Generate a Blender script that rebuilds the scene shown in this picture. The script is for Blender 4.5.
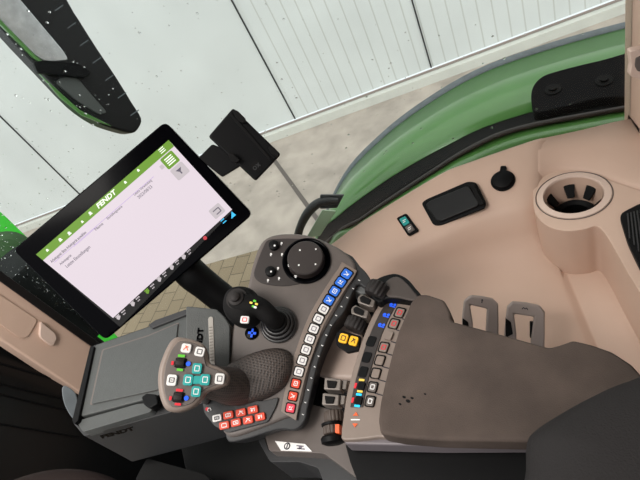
import bpy, math, random
from mathutils import Vector, Matrix
random.seed(7)
for o in list(bpy.data.objects): bpy.data.objects.remove(o)
SC = bpy.context.scene; COL = SC.collection

# ------------------------------------------------------------ camera (photo taken at a driver's eye, looking down to the right)
FPX = 462.0
AX = Vector((0.06059666, -0.70785874, 0.70374999))     # tractor's right side, in camera terms (x right, y down, z forward)
AF = Vector((-0.91063141, 0.24951516, 0.32938219))     # straight ahead
AZ = Vector((-0.40875235, -0.6608163, -0.62947862))    # up
EYE = Vector((0, 0, 2.9))
cam = bpy.data.cameras.new('camera'); camo = bpy.data.objects.new('camera', cam); COL.objects.link(camo)
cam.sensor_width = 36; cam.lens = FPX / 640 * 36; cam.clip_start = .02; cam.clip_end = 200
r_ = Vector((AX.x, AF.x, AZ.x)); d_ = Vector((AX.y, AF.y, AZ.y)); f_ = Vector((AX.z, AF.z, AZ.z))
m3 = Matrix((r_, -d_, -f_)).transposed()
camo.matrix_world = Matrix.Translation(EYE) @ m3.to_4x4()
SC.camera = camo

# ------------------------------------------------------------ world and lights
W = bpy.data.worlds.new('world'); SC.world = W; W.use_nodes = True
nt = W.node_tree; bg = nt.nodes['Background']
tc = nt.nodes.new('ShaderNodeTexCoord'); sx = nt.nodes.new('ShaderNodeSeparateXYZ'); rp = nt.nodes.new('ShaderNodeValToRGB')
nt.links.new(tc.outputs['Generated'], sx.inputs[0]); nt.links.new(sx.outputs[2], rp.inputs[0]); nt.links.new(rp.outputs[0], bg.inputs[0])
rp.color_ramp.elements[0].position = 0.0; rp.color_ramp.elements[0].color = (.62, .64, .66, 1)
rp.color_ramp.elements[1].position = .9; rp.color_ramp.elements[1].color = (1, .985, .96, 1)
bg.inputs[1].default_value = 1.5
sun = bpy.data.lights.new('sun', 'SUN'); suno = bpy.data.objects.new('sun', sun); COL.objects.link(suno)
sun.energy = .6; sun.angle = math.radians(50); sun.color = (1, .97, .93)
fill = bpy.data.lights.new('cab_fill_light', 'AREA'); fillo = bpy.data.objects.new('cab_fill_light', fill); COL.objects.link(fillo); fill.shape = 'RECTANGLE'; fill.size = .5; fill.size_y = .4  # unseen fill light, added to brighten the cab interior
fill.energy = 9.5; fill.color = (1, .95, .89); fillo.location = (-.1, .6, 3.4)
suno.rotation_euler = Vector((.6, .35, -1)).to_track_quat('-Z', 'Y').to_euler()
SC.view_settings.view_transform = 'Standard'; SC.view_settings.look = 'None'; SC.view_settings.gamma = 1
SC.view_settings.use_curve_mapping = False; SC.view_settings.exposure = 0.28

# ------------------------------------------------------------ helpers
def ray(px, py): 
    c = Vector((px - 320, py - 240, FPX)); return Vector((AX.dot(c), AF.dot(c), AZ.dot(c)))
def onx(px, py, x): d = ray(px, py); return EYE + d * (x / d.x)
def ony(px, py, y): d = ray(px, py); return EYE + d * (y / d.y)
def onz(px, py, z): d = ray(px, py); return EYE + d * ((z - EYE.z) / d.z)
def at(px, py, dist): return EYE + ray(px, py).normalized() * dist
def tocam(px, py): return -ray(px, py).normalized()
class Pl:
    def __init__(s, p, n): s.p = Vector(p); s.n = Vector(n).normalized()
    def pt(s, px, py, h=0):
        d = ray(px, py); t = (s.p + s.n * h - EYE).dot(s.n) / d.dot(s.n); return EYE + d * t
    def axes(s, px, py, dx, dy, h=0):
        a = s.pt(px, py, h); b = s.pt(px + dx, py + dy, h); k = (b - a).length / math.hypot(dx, dy)
        u = (b - a).normalized(); return a, u, s.n.cross(u), k
    def up(s, h): return Pl(s.p + s.n * h, s.n)
def srgb(r, g, b):
    f = lambda c: (c / 255) / 12.92 if c <= 10 else (((c / 255) + .055) / 1.055) ** 2.4
    return (f(r), f(g), f(b), 1)
MATS = {}
def mat(name, rgb, rough=.5, spec=.5, metal=0, noise=0, nscale=60, bump=0, bscale=800, emit=0, coat=0):
    m = bpy.data.materials.new(name); m.use_nodes = True; t = m.node_tree; b = t.nodes['Principled BSDF']
    c = srgb(*rgb); b.inputs['Base Color'].default_value = c; b.inputs['Roughness'].default_value = rough
    b.inputs['Specular IOR Level'].default_value = spec; b.inputs['Metallic'].default_value = metal
    b.inputs['Coat Weight'].default_value = coat
    co = t.nodes.new('ShaderNodeTexCoord')
    if noise:
        n = t.nodes.new('ShaderNodeTexNoise'); n.inputs['Scale'].default_value = nscale; n.inputs['Detail'].default_value = 6
        t.links.new(co.outputs['Object'], n.inputs[0])
        r = t.nodes.new('ShaderNodeValToRGB'); r.color_ramp.elements[0].position = .3; r.color_ramp.elements[1].position = .7
        r.color_ramp.elements[0].color = tuple(v * (1 - noise) for v in c[:3]) + (1,)
        r.color_ramp.elements[1].color = tuple(min(1, v * (1 + noise)) for v in c[:3]) + (1,)
        t.links.new(n.outputs[0], r.inputs[0]); t.links.new(r.outputs[0], b.inputs['Base Color'])
    if bump:
        n = t.nodes.new('ShaderNodeTexNoise'); n.inputs['Scale'].default_value = bscale
        t.links.new(co.outputs['Object'], n.inputs[0]); bp = t.nodes.new('ShaderNodeBump')
        bp.inputs['Strength'].default_value = bump; bp.inputs['Distance'].default_value = .001
        t.links.new(n.outputs[0], bp.inputs['Height']); t.links.new(bp.outputs[0], b.inputs['Normal'])
    if emit:
        b.inputs['Emission Color'].default_value = c; b.inputs['Emission Strength'].default_value = emit
    MATS[name] = m; return m
WL = {}
def tag(o, label=None, cat=None, group=None, kind=None):
    if label: o['label'] = label
    if cat: o['category'] = cat
    if group: o['group'] = group
    if kind: o['kind'] = kind
    return o
def root(name, p, label, cat, group=None):
    o = bpy.data.objects.new(name, None); COL.objects.link(o); o.location = p; o.empty_display_size = .02
    WL[o] = Vector(p); return tag(o, label, cat, group)
def mk(name, verts, faces, material, parent=None, bevel=0, smooth=40, sub=0, solid=0, segs=2):
    verts = [Vector(v) for v in verts]
    if parent is not None: off = WL[parent]; loc = Vector((0, 0, 0))
    else:
        xs = [v.x for v in verts]; ys = [v.y for v in verts]; zs = [v.z for v in verts]
        off = Vector(((min(xs) + max(xs)) / 2, (min(ys) + max(ys)) / 2, min(zs))); loc = off
    me = bpy.data.meshes.new(name); me.from_pydata([v - off for v in verts], [], faces)
    me.materials.append(MATS[material] if isinstance(material, str) else material)
    import bmesh
    bm = bmesh.new(); bm.from_mesh(me); bmesh.ops.recalc_face_normals(bm, faces=bm.faces); bm.to_mesh(me); bm.free()
    me.polygons.foreach_set('use_smooth', [True] * len(me.polygons))
    if smooth < 180: me.set_sharp_from_angle(angle=math.radians(smooth))
    o = bpy.data.objects.new(name, me); COL.objects.link(o); o.location = loc
    if parent is not None: o.parent = parent
    WL[o] = off if parent is None else WL[parent]
    if solid:
        s = o.modifiers.new('solid', 'SOLIDIFY'); s.thickness = solid; s.offset = 0
    if bevel:
        b = o.modifiers.new('bevel', 'BEVEL'); b.width = bevel; b.segments = segs; b.limit_method = 'ANGLE'; b.angle_limit = math.radians(40)
        b.harden_normals = True
    if sub:
        s = o.modifiers.new('sub', 'SUBSURF'); s.levels = sub; s.render_levels = sub
    return o
def cat_(P, n=4, closed=True):
    out = []; N = len(P)
    rng = range(N) if closed else range(N - 1)
    g = (lambda i: P[i % N]) if closed else (lambda i: P[max(0, min(N - 1, i))])
    for i in rng:
        p0, p1, p2, p3 = g(i - 1), g(i), g(i + 1), g(i + 2)
        for k in range(n):
            t = k / n
            out.append(tuple(.5 * (2 * b + (c - a) * t + (2 * a - 5 * b + 4 * c - d) * t * t + (-a + 3 * b - 3 * c + d) * t ** 3)
                             for a, b, c, d in zip(p0, p1, p2, p3)))
    if not closed: out.append(tuple(P[-1]))
    return out
def rnd(P, r=.25, n=4):
    """round the corners of a polygon (px), r in px"""
    out = []; N = len(P)
    for i in range(N):
        a = Vector(P[i - 1]); b = Vector(P[i]); c = Vector(P[(i + 1) % N])
        u = (a - b); v = (c - b); k = min(r, u.length * .45, v.length * .45)
        s = b + u.normalized() * k; e = b + v.normalized() * k
        for j in range(n + 1):
            t = j / n; q = s * (1 - t) ** 2 + b * 2 * t * (1 - t) + e * t * t; out.append((q.x, q.y))
    return out
def prism_v(top, dirn, depth):
    n = len(top); bot = [p - dirn * depth for p in top]
    return top + bot, [list(range(n)), list(range(2 * n - 1, n - 1, -1))] + [[i, (i + 1) % n, n + (i + 1) % n, n + i] for i in range(n)]
def prism(name, pts, pl, h, depth, material, parent=None, bevel=.002, smooth=40, dirn=None, **k):
    top = [pl.pt(x, y, h) for x, y in pts]; v, f = prism_v(top, dirn or pl.n, depth)
    return mk(name, v, f, material, parent, bevel=bevel, smooth=smooth, **k)
def dome(name, pts, pl, h, height, material, parent=None, depth=.01, rings=8, power=.5, cen=None, smooth=60):
    P = [pl.pt(x, y, h) for x, y in pts]; n = len(P)
    c = pl.pt(*cen, h) if cen else sum(P, Vector()) / n
    v = [p - pl.n * depth for p in P]
    for k in range(rings):
        t = k / rings; hh = height * (1 - (1 - t) ** 2) ** power
        v += [p + (c - p) * t + pl.n * hh for p in P]
    v.append(c + pl.n * height); f = [list(range(n - 1, -1, -1))]
    for k in range(rings): f += [[k * n + i, k * n + (i + 1) % n, (k + 1) * n + (i + 1) % n, (k + 1) * n + i] for i in range(n)]
    f += [[rings * n + i, rings * n + (i + 1) % n, len(v) - 1] for i in range(n)]
    return mk(name, v, f, material, parent, smooth=smooth)
def loft(name, rows, material, parent=None, solid=0, smooth=70, closed=False, **k):
    m = len(rows[0]); v = [p for r in rows for p in r]; f = []
    for i in range(len(rows) - 1):
        for j in range(m - 1 + (1 if closed else 0)): f.append([i * m + j, i * m + (j + 1) % m, (i + 1) * m + (j + 1) % m, (i + 1) * m + j])
    return mk(name, v, f, material, parent, smooth=smooth, solid=solid, **k)
def lathe(name, c, ax, prof, material, parent=None, n=40, ribs=0, smooth=40, bevel=0):
    """prof = [(radius, height along ax)]"""
    ax = Vector(ax).normalized(); u = ax.orthogonal().normalized(); w = ax.cross(u); v = []; f = []
    for r, h in prof:
        for i in range(n):
            a = 2 * math.pi * i / n; rr = r * (1 - (.08 if ribs and (i * ribs // n) % 2 else 0)); v.append(Vector(c) + ax * h + (u * math.cos(a) + w * math.sin(a)) * rr)
    m = len(prof)
    for k in range(m - 1): f += [[k * n + i, k * n + (i + 1) % n, (k + 1) * n + (i + 1) % n, (k + 1) * n + i] for i in range(n)]
    f += [list(range(n)), list(range((m - 1) * n, m * n))]
    return mk(name, v, f, material, parent, smooth=smooth, bevel=bevel)
def tube(name, P, rad, material, parent=None, n=16, sub=6, flat=1, smooth=60):
    P = [Vector(p) for p in P]; Q = [Vector(q) for q in cat_([tuple(p) for p in P], sub, False)]
    R = rad if isinstance(rad, (list, tuple)) else [rad] * len(P)
    RR = [q[0] for q in cat_([(r,) for r in R], sub, False)]
    up = (Q[1] - Q[0]).orthogonal().normalized(); rows = []
    for i, q in enumerate(Q):
        t = (Q[min(i + 1, len(Q) - 1)] - Q[max(i - 1, 0)]).normalized(); up = (up - t * up.dot(t)).normalized(); w = t.cross(up)
        rows.append([q + (up * math.cos(2 * math.pi * j / n) * flat + w * math.sin(2 * math.pi * j / n)) * RR[i] for j in range(n)])
    v = [p for r in rows for p in r]; f = []
    for i in range(len(rows) - 1): f += [[i * n + j, i * n + (j + 1) % n, (i + 1) * n + (j + 1) % n, (i + 1) * n + j] for j in range(n)]
    f += [list(range(n)), list(range((len(rows) - 1) * n, len(rows) * n))]
    return mk(name, v, f, material, parent, smooth=smooth)
def boxw(name, lo, hi, material, parent=None, bevel=.0, **k):
    x0, y0, z0 = lo; x1, y1, z1 = hi
    v = [Vector((x, y, z)) for z in (z0, z1) for x, y in ((x0, y0), (x1, y0), (x1, y1), (x0, y1))]
    f = [[0, 1, 2, 3], [4, 5, 6, 7], [0, 1, 5, 4], [1, 2, 6, 5], [2, 3, 7, 6], [3, 0, 4, 7]]
    return mk(name, v, f, material, parent, bevel=bevel, **k)
def rrect(w, h, r, n=4):
    out = []
    for sx_, sy_, a0 in ((1, 1, 0), (-1, 1, 90), (-1, -1, 180), (1, -1, 270)):
        for j in range(n + 1):
            a = math.radians(a0 + 90 * j / n); out.append((sx_ * (w / 2 - r) + r * math.cos(a), sy_ * (h / 2 - r) + r * math.sin(a)))
    return out
def plate(name, pl, px, py, dx, dy, w, h, ht, depth, material, parent=None, r=.25, bevel=.0006, shape=None, smooth=40):
    """rounded rectangle w x h (pixels) lying on plane pl, its width along the direction (dx,dy)"""
    c, u, v, k = pl.axes(px, py, dx, dy, ht)
    pts = shape or rrect(w, h, r * min(w, h))
    vv, f = prism_v([c + u * (x * k) + v * (y * k) for x, y in pts], pl.n, depth)
    return mk(name, vv, f, material, parent, bevel=bevel, smooth=smooth)
def multi(name, pl, px, py, dx, dy, shapes, ht, material, parent, depth=.0006):
    """several flat little polygons in ONE mesh (a symbol), coordinates in pixels about the centre"""
    c, u, v, k = pl.axes(px, py, dx, dy, ht); V = []; F = []
    for s in shapes:
        vv, f = prism_v([c + u * (x * k) + v * (y * k) for x, y in s], pl.n, depth); b = len(V); V += vv; F += [[i + b for i in q] for q in f]
    return mk(name, V, F, material, parent, smooth=30)
def bar(x0, y0, x1, y1, w):
    d = Vector((x1 - x0, y1 - y0)).normalized() * w / 2; q = Vector((-d.y, d.x))
    return [(x0 + q.x, y0 + q.y), (x0 - q.x, y0 - q.y), (x1 - q.x, y1 - q.y), (x1 + q.x, y1 + q.y)]
def disc(r, n=14, cx=0, cy=0): return [(cx + r * math.cos(2 * math.pi * i / n), cy + r * math.sin(2 * math.pi * i / n)) for i in range(n)]
def txt(name, s, pl, px, py, dx, dy, size, ht, material, parent, bold=0, align='CENTER', shear=0, sx=1):
    cu = bpy.data.curves.new('t', 'FONT'); cu.body = s; cu.size = 1; cu.align_x = align; cu.align_y = 'CENTER'; cu.extrude = .02; cu.offset = bold; cu.shear = shear
    cu.resolution_u = 3
    to = bpy.data.objects.new('t', cu); COL.objects.link(to); dg = bpy.context.evaluated_depsgraph_get()
    me = to.evaluated_get(dg).to_mesh(); c, u, v, k = pl.axes(px, py, dx, dy, ht); g = k * size * 1.38
    V = [c + u * (p.co.x * g * sx) + v * (p.co.y * g) + pl.n * (p.co.z * .01) for p in me.vertices]; F = [list(p.vertices) for p in me.polygons]
    bpy.data.objects.remove(to)
    return mk(name, V, F, material, parent, smooth=30)

# ------------------------------------------------------------ materials
mat('beige', (198, 169, 151), .55, .4, noise=.03, nscale=9, bump=.12, bscale=1500)
mat('beige_light', (206, 182, 168), .5, .4)
mat('lining', (190, 176, 166), .9, .1)
mat('lining_dark', (54, 54, 55), .9, .1)
mat('taupe', (93, 85, 81), .45, .4, noise=.04, nscale=80, bump=.1, bscale=1800)
mat('taupe_light', (124, 110, 101), .42, .4, noise=.04, nscale=80, bump=.1, bscale=1800)
mat('pad', (78, 67, 61), .75, .25, noise=.3, nscale=16, bump=.5, bscale=1100)
mat('black', (11, 11, 12), .5, .12, bump=.1, bscale=1500)
mat('seat_cloth', (40, 38, 38), .8, .15, bump=.5, bscale=700)
mat('black_soft', (19, 18, 18), .7, .12, bump=.4, bscale=900)
mat('black_gloss', (4, 4, 6), .12, .03)
mat('black_dash', (9, 10, 11), .3, .3)
mat('rubber', (34, 30, 29), .6, .25)
mat('brown_black', (44, 37, 35), .5, .4, bump=.15, bscale=1600)
mat('grey_dark', (46, 46, 47), .5, .4, bump=.15, bscale=1600)
mat('wheel_skin', (34, 25, 23), .6, .15, bump=.3, bscale=900)
mat('dull_green', (52, 82, 46), .6, .3)
mat('wedge_green', (150, 170, 142), .3, .5)
mat('boot_rubber', (36, 34, 34), .38, .6)
mat('wheel_rib', (74, 64, 58), .5, .3)
mat('cover_taupe', (166, 148, 138), .45, .4)
mat('cap_brown', (66, 58, 54), .55, .3)
mat('shell_edge', (104, 97, 100), .4, .4)
mat('slot_grey', (160, 155, 148), .5, .3)
mat('grey_low', (21, 21, 21), .65, .12)
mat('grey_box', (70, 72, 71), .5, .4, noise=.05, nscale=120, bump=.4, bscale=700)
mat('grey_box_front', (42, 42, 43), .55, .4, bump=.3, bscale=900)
mat('grey_side', (100, 102, 102), .45, .4)
mat('grey_loop', (146, 133, 127), .4, .5)
mat('silver', (108, 100, 94), .38, .5, metal=.3)
mat('white_btn', (212, 209, 206), .45, .4, emit=.08)
mat('grey_btn', (96, 88, 84), .5, .4)
mat('blue_btn', (40, 100, 195), .4, .4, emit=.2)
mat('teal_btn', (40, 150, 146), .4, .4)
mat('red_btn', (200, 60, 30), .45, .4, emit=.1)
mat('pink_btn', (205, 52, 72), .45, .4, emit=.1)
mat('orange', (226, 92, 40), .45, .4)
mat('yellow_btn', (236, 176, 30), .45, .4, emit=.1)
mat('ink', (40, 40, 48), .6, .2)
mat('ink_grey', (120, 115, 125), .6, .2)
mat('white_ink', (232, 230, 228), .6, .2)
mat('green_ink', (96, 190, 60), .5, .2); mat('blue_ink', (40, 90, 225), .5, .2, emit=.3); mat('red_ink', (214, 48, 60), .5, .2)
mat('yellow_ink', (232, 200, 90), .5, .2); mat('cyan_ink', (40, 180, 225), .5, .2, emit=.5)
mat('tractor_green', (72, 118, 56), .3, .5, noise=.05, nscale=14, coat=.4)
mat('bright_green', (52, 178, 44), .3, .5, coat=.3)
mat('grey_edge', (92, 98, 102), .5, .4, noise=.15, nscale=40)
mat('liner', (14, 13, 14), .85, .12)
mat('concrete', (168, 158, 149), .85, .2, noise=.2, nscale=3.5)
mat('kerb', (205, 205, 198), .8, .2, noise=.05, nscale=6)
mat('mirror_glass', (198, 200, 202), .22, .5, metal=.7, noise=.15, nscale=50)
mat('sheen_black', (17, 16, 17), .45, .3)
def emis(name, rgb, s, spec=.3):
    m = mat(name, rgb, .3, .04); b = m.node_tree.nodes['Principled BSDF']; c = srgb(*rgb)
    b.inputs['Base Color'].default_value = (.02, .02, .02, 1); b.inputs['Emission Color'].default_value = c; b.inputs['Emission Strength'].default_value = s
emis('screen_white', (238, 224, 233), .78); emis('screen_green', (112, 160, 44), .8); emis('screen_grey', (212, 202, 206), .75)
emis('screen_ink', (105, 98, 112), .8); emis('screen_bright', (245, 250, 235), 1); emis('screen_black', (12, 10, 12), .5)
emis('screen_line', (186, 160, 214), .9); emis('screen_cyan', (60, 190, 240), 1); emis('screen_red', (200, 60, 70), .9)

def node_mat(name, rough=.5):
    m = bpy.data.materials.new(name); m.use_nodes = True; MATS[name] = m; b = m.node_tree.nodes['Principled BSDF']; b.inputs['Roughness'].default_value = rough
    return m.node_tree, b
# textured grip: fine dimples
t, b = node_mat('grip', .6)
co = t.nodes.new('ShaderNodeTexCoord'); vo = t.nodes.new('ShaderNodeTexVoronoi'); vo.inputs['Scale'].default_value = 330; vo.inputs['Randomness'].default_value = 0
mp = t.nodes.new('ShaderNodeMapping'); mp.inputs['Rotation'].default_value = (.5, .3, .6)
t.links.new(co.outputs['Object'], mp.inputs[0]); t.links.new(mp.outputs[0], vo.inputs[0])
rr = t.nodes.new('ShaderNodeValToRGB'); rr.color_ramp.elements[0].position = .25; rr.color_ramp.elements[1].position = .55
rr.color_ramp.elements[0].color = srgb(38, 34, 32); rr.color_ramp.elements[1].color = srgb(70, 60, 55)
bp = t.nodes.new('ShaderNodeBump'); bp.inputs['Strength'].default_value = .6; bp.inputs['Distance'].default_value = .0015; bp.invert = True
t.links.new(vo.outputs['Distance'], rr.inputs[0]); t.links.new(rr.outputs[0], b.inputs['Base Color']); t.links.new(vo.outputs['Distance'], bp.inputs['Height']); t.links.new(bp.outputs[0], b.inputs['Normal'])
# metal wall cladding: seams and ribs across world Y
t, b = node_mat('cladding', .45)
gx = t.nodes.new('ShaderNodeNewGeometry'); sp = t.nodes.new('ShaderNodeSeparateXYZ'); t.links.new(gx.outputs['Position'], sp.inputs[0])
def mth(op, a, bb=None, c=None):
    n = t.nodes.new('ShaderNodeMath'); n.operation = op
    for i, q in enumerate((a, bb, c)):
        if q is None: continue
        if isinstance(q, (int, float)): n.inputs[i].default_value = q
        else: t.links.new(q, n.inputs[i])
    return n.outputs[0]
fr = mth('FRACT', mth('MULTIPLY', mth('ADD', sp.outputs[1], 20.0), 1 / .155))
rib = mth('LESS_THAN', mth('ABSOLUTE', mth('SUBTRACT', fr, .5)), .05)
near = mth('LESS_THAN', sp.outputs[1], 1.93)
rib = mth('MULTIPLY', rib, near)
no = t.nodes.new('ShaderNodeTexNoise'); no.inputs['Scale'].default_value = 1.2; no.inputs['Detail'].default_value = 5; t.links.new(gx.outputs['Position'], no.inputs[0])
mx = t.nodes.new('ShaderNodeMix'); mx.data_type = 'RGBA'; mx.inputs[6].default_value = srgb(226, 230, 229); mx.inputs[7].default_value = srgb(205, 208, 204)
t.links.new(rib, mx.inputs[0])
mx2 = t.nodes.new('ShaderNodeMix'); mx2.data_type = 'RGBA'; mx2.blend_type = 'MULTIPLY'; mx2.inputs[0].default_value = .25
t.links.new(mx.outputs[2], mx2.inputs[6]); t.links.new(no.outputs[0], mx2.inputs[7]); t.links.new(mx2.outputs[2], b.inputs['Base Color'])
# paving bricks
t, b = node_mat('paving', .85)
co = t.nodes.new('ShaderNodeNewGeometry'); mp = t.nodes.new('ShaderNodeMapping'); mp.inputs['Rotation'].default_value = (0, 0, .12)
br = t.nodes.new('ShaderNodeTexBrick'); br.inputs['Scale'].default_value = 1; br.inputs['Brick Width'].default_value = .24; br.inputs['Row Height'].default_value = .17; br.inputs['Mortar Size'].default_value = .006
br.inputs['Color1'].default_value = srgb(142, 127, 105); br.inputs['Color2'].default_value = srgb(130, 115, 94); br.inputs['Mortar'].default_value = srgb(100, 88, 72)
t.links.new(co.outputs['Position'], mp.inputs[0]); t.links.new(mp.outputs[0], br.inputs[0]); t.links.new(br.outputs[0], b.inputs['Base Color'])
# clear glass: straight-through with a faint reflection
m = bpy.data.materials.new('glass'); m.use_nodes = True; MATS['glass'] = m; t = m.node_tree; t.nodes.remove(t.nodes['Principled BSDF'])
tr = t.nodes.new('ShaderNodeBsdfTransparent'); tr.inputs[0].default_value = (.93, .96, .95, 1); gl = t.nodes.new('ShaderNodeBsdfGlossy'); gl.inputs['Roughness'].default_value = .02
fz = t.nodes.new('ShaderNodeFresnel'); fz.inputs[0].default_value = 1.07; ms = t.nodes.new('ShaderNodeMixShader'); t.links.new(fz.outputs[0], ms.inputs[0]); t.links.new(tr.outputs[0], ms.inputs[1]); t.links.new(gl.outputs[0], ms.inputs[2])
t.links.new(ms.outputs[0], t.nodes['Material Output'].inputs[0])
m = bpy.data.materials.new('droplet'); m.use_nodes = True; MATS['droplet'] = m; t = m.node_tree; b = t.nodes['Principled BSDF']
b.inputs['Transmission Weight'].default_value = 1; b.inputs['Roughness'].default_value = .02; b.inputs['IOR'].default_value = 1.33
# perforated black steel
t, b = node_mat('perforated', .85); b.inputs['Specular IOR Level'].default_value = .1
co = t.nodes.new('ShaderNodeTexCoord'); vo = t.nodes.new('ShaderNodeTexVoronoi'); vo.inputs['Scale'].default_value = 38; vo.inputs['Randomness'].default_value = .1
t.links.new(co.outputs['Object'], vo.inputs[0]); rr = t.nodes.new('ShaderNodeValToRGB'); rr.color_ramp.elements[0].position = .2; rr.color_ramp.elements[1].position = .28
rr.color_ramp.elements[0].color = (.002, .002, .002, 1); rr.color_ramp.elements[1].color = srgb(36, 38, 38)
t.links.new(vo.outputs['Distance'], rr.inputs[0]); t.links.new(rr.outputs[0], b.inputs['Base Color'])

# ------------------------------------------------------------ outdoors: ground, building
S = lambda o: tag(o, kind='structure')
S(boxw('ground', (-3, -12, -.1), (3.35, 16, 0), 'paving'))
S(boxw('concrete_apron', (3.352, -12, -.1), (5.62, 16, 0), 'concrete'))
S(boxw('wall_building', (5.6, -12, .16), (5.8, 18, 7), 'cladding'))
S(boxw('trim_1', (5.5, -12, 0), (5.66, 18, .11), 'kerb'))
S(boxw('trim_2', (5.585, -12, .118), (5.6, 18, .14), 'grey_loop'))
for i, (px, py) in enumerate(((300, 128), (434, 77), (75, 190))):
    q = onx(px, py, 5.59); S(boxw('trim_%d' % (i + 3), (5.586, q.y - .008, .16), (5.6, q.y + .008, 7), 'grey_dark'))
q0 = onz(272, 157, 0); q1 = onz(312, 212, 0)
dv = (q1 - q0).normalized(); pv = Vector((-dv.y, dv.x, 0)) * .025
vv, ff = prism_v([q0 - dv * .2 + pv + Vector((0, 0, .004)), q0 - dv * .2 - pv + Vector((0, 0, .004)), q1 + dv * .6 - pv + Vector((0, 0, .004)), q1 + dv * .6 + pv + Vector((0, 0, .004))], Vector((0, 0, 1)), .01)
S(mk('drain_joint', vv, ff, 'grey_btn'))
# green bodywork of the machine standing ahead
plg = Pl(at(15, 235, 2.7), tocam(20, 240))
tag(prism('green_bodywork', rnd([(-60, 170), (2, 213), (30, 240), (125, 345), (100, 375), (-60, 260)], 4), plg, 0, .3, 'bright_green', bevel=.02),
    'bright green machine bodywork outside, behind the screen at left edge', 'bodywork')

# ------------------------------------------------------------ rear fender outside the window
fen = root('rear_fender', (1.15, -.2, 1.1), 'curved green rear wheel fender outside the side window', 'fender')
O = [(296, 300), (318, 238), (345, 180), (380, 142), (421, 110), (477, 77), (542, 53), (624, 30), (720, 8)]
I = [(292, 320), (317, 240), (340, 215), (366, 195), (400, 172), (445, 147), (500, 122), (620, 90), (720, 78)]
J = [(300, 330), (327, 243), (355, 224), (385, 203), (440, 167), (466, 151), (502, 134), (560, 120), (720, 92)]
K = [(305, 335), (333, 247), (358, 230), (385, 214), (440, 181), (469, 168), (534, 146), (600, 133), (720, 112)]
cv = lambda pts, x: [onx(p[0], p[1], x) for p in cat_(pts, 5, False)]
o_, i_, j_, k_ = cv(O, 1.4), cv(I, 1.1), cv(J, .95), cv(K, .9)
sh = lambda row, d: [p + Vector(d) for p in row]
mid = [a.lerp(c, .5) + Vector((0, 0, .012)) for a, c in zip(o_, i_)]
loft('fender_skin', [o_, mid, i_], 'tractor_green', fen, solid=.008)
ce = Vector((1.42, -.25, 1.1))
inw = lambda row, k, dx=0: [Vector((p.x + dx, ce.y + (p.y - ce.y) * k, ce.z + (p.z - ce.z) * k)) for p in row]
loft('rubber_edge', [inw(o_, 1.002), inw(o_, 1.004, .03), inw(o_, .95, .035)], 'grey_edge', fen, solid=.008)
loft('inner_liner', [inw(i_, .998), [a.lerp(c, .5) - Vector((0, 0, .02)) for a, c in zip(i_, j_)], j_], 'liner', fen, solid=.006)
tube('highlight_line', [p + Vector((-.005, 0, .004)) for p in j_[5:-1:3]], .006, 'brown_black', fen, n=8, sub=2)  # thin brown tube drawing the highlight line along the liner edge
loft('inner_flange', [inw(j_, .997), k_], 'tractor_green', fen, solid=.006)
plb = Pl(onx(580, 95, 1.05) + Vector((0, 0, .012)), (-.18, .0, 1))
mp_ = prism('mounting_plate', cat_([(531, 97), (533, 86), (541, 77), (556, 71), (600, 60), (660, 48), (660, 92), (600, 98), (540, 112), (533, 106)], 5), plb, 0, .03, 'liner', fen, bevel=.004)
for px, py in ((553, 90), (604, 81)):
    c = plb.pt(px, py); lathe('bolt', c, plb.n, [(.018, -.002), (.018, .003), (.009, .004), (.009, .009)], 'black_soft', mp_, n=24)
# outside grab handle
gh = root('handrail', onx(300, 232, .93), 'dark curved grab handle outside the window at the front end of the fender', 'handrail')
P = [onx(297, 240, .93), onx(300, 228, .93), onx(307, 214, .93), onx(317, 204, .93), onx(328, 201, .93), onx(338, 201, .93)]
tube('grip_bar', P, [.014, .014, .016, .017, .016, .015], 'grey_dark', gh, flat=.75)
prism('mounting_foot', [(320, 195), (344, 195), (337, 208), (320, 209)], Pl(P[4], (-1, -.2, .6)), .008, .02, 'grey_dark', gh)
prism('clear_wedge', [(322, 210), (336, 211), (320, 236), (306, 238)], Pl(P[4] + Vector((.06, 0, -.02)), (-1, -.2, .6)), 0, .01, 'wedge_green', gh)

# ------------------------------------------------------------ mirror outside
plm = Pl(at(75, 60, 1.55), tocam(75, 60) + Vector((.1, -.5, 0)))
mir = root('exterior_mirror', plm.pt(128, 131), 'tall black exterior mirror with two panes seen through wet glass, top left', 'mirror')
hp = [(-60, -90), (20, -90), (68, 0), (80, 20), (97, 47), (117, 77), (133, 103), (142, 118), (140, 127), (133, 133), (118, 130), (97, 122), (72, 104), (37, 67), (0, 27), (-60, -45)]
prism('housing', cat_(hp, 3), plm, 0, .07, 'sheen_black', mir, bevel=.008)
g1 = prism('mirror_pane', rnd([(-60, -90), (-38, -90), (21, 0), (63, 50), (69, 60), (47, 62), (36, 56), (0, 20), (-60, -50)], 4), plm, .006, .008, 'mirror_glass', mir, label=None) if False else prism('mirror_pane', rnd([(-60, -90), (-38, -90), (21, 0), (63, 50), (69, 60), (47, 62), (36, 56), (0, 20), (-60, -50)], 4), plm, .006, .008, 'mirror_glass', mir)
prism('wide_angle_pane', rnd([(62, 77), (78, 78), (92, 95), (108, 113), (98, 114), (76, 100), (55, 82)], 4), plm, .006, .008, 'grey_box', mir)
prism('green_reflection', [(-60, -48), (0, 19), (36, 56), (44, 62), (40, 62), (33, 57), (0, 24), (-60, -43)], plm, .01, .012, 'tractor_green', mir, bevel=.001)  # green strip modelled as the tractor's reflection in the upper pane
prism('lower_reflection', [(38, 72), (60, 97), (82, 115), (96, 121), (112, 126), (96, 118), (80, 110), (62, 94)], plm, .008, .01, 'tractor_green', mir, bevel=.001)  # the same green reflection, drawn along the lower pane
prism('mirror_bracket', rnd([(33, 62), (45, 60), (78, 63), (92, 72), (86, 78), (60, 75), (38, 73)], 3), plm, .02, .02, 'black', mir)
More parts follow.
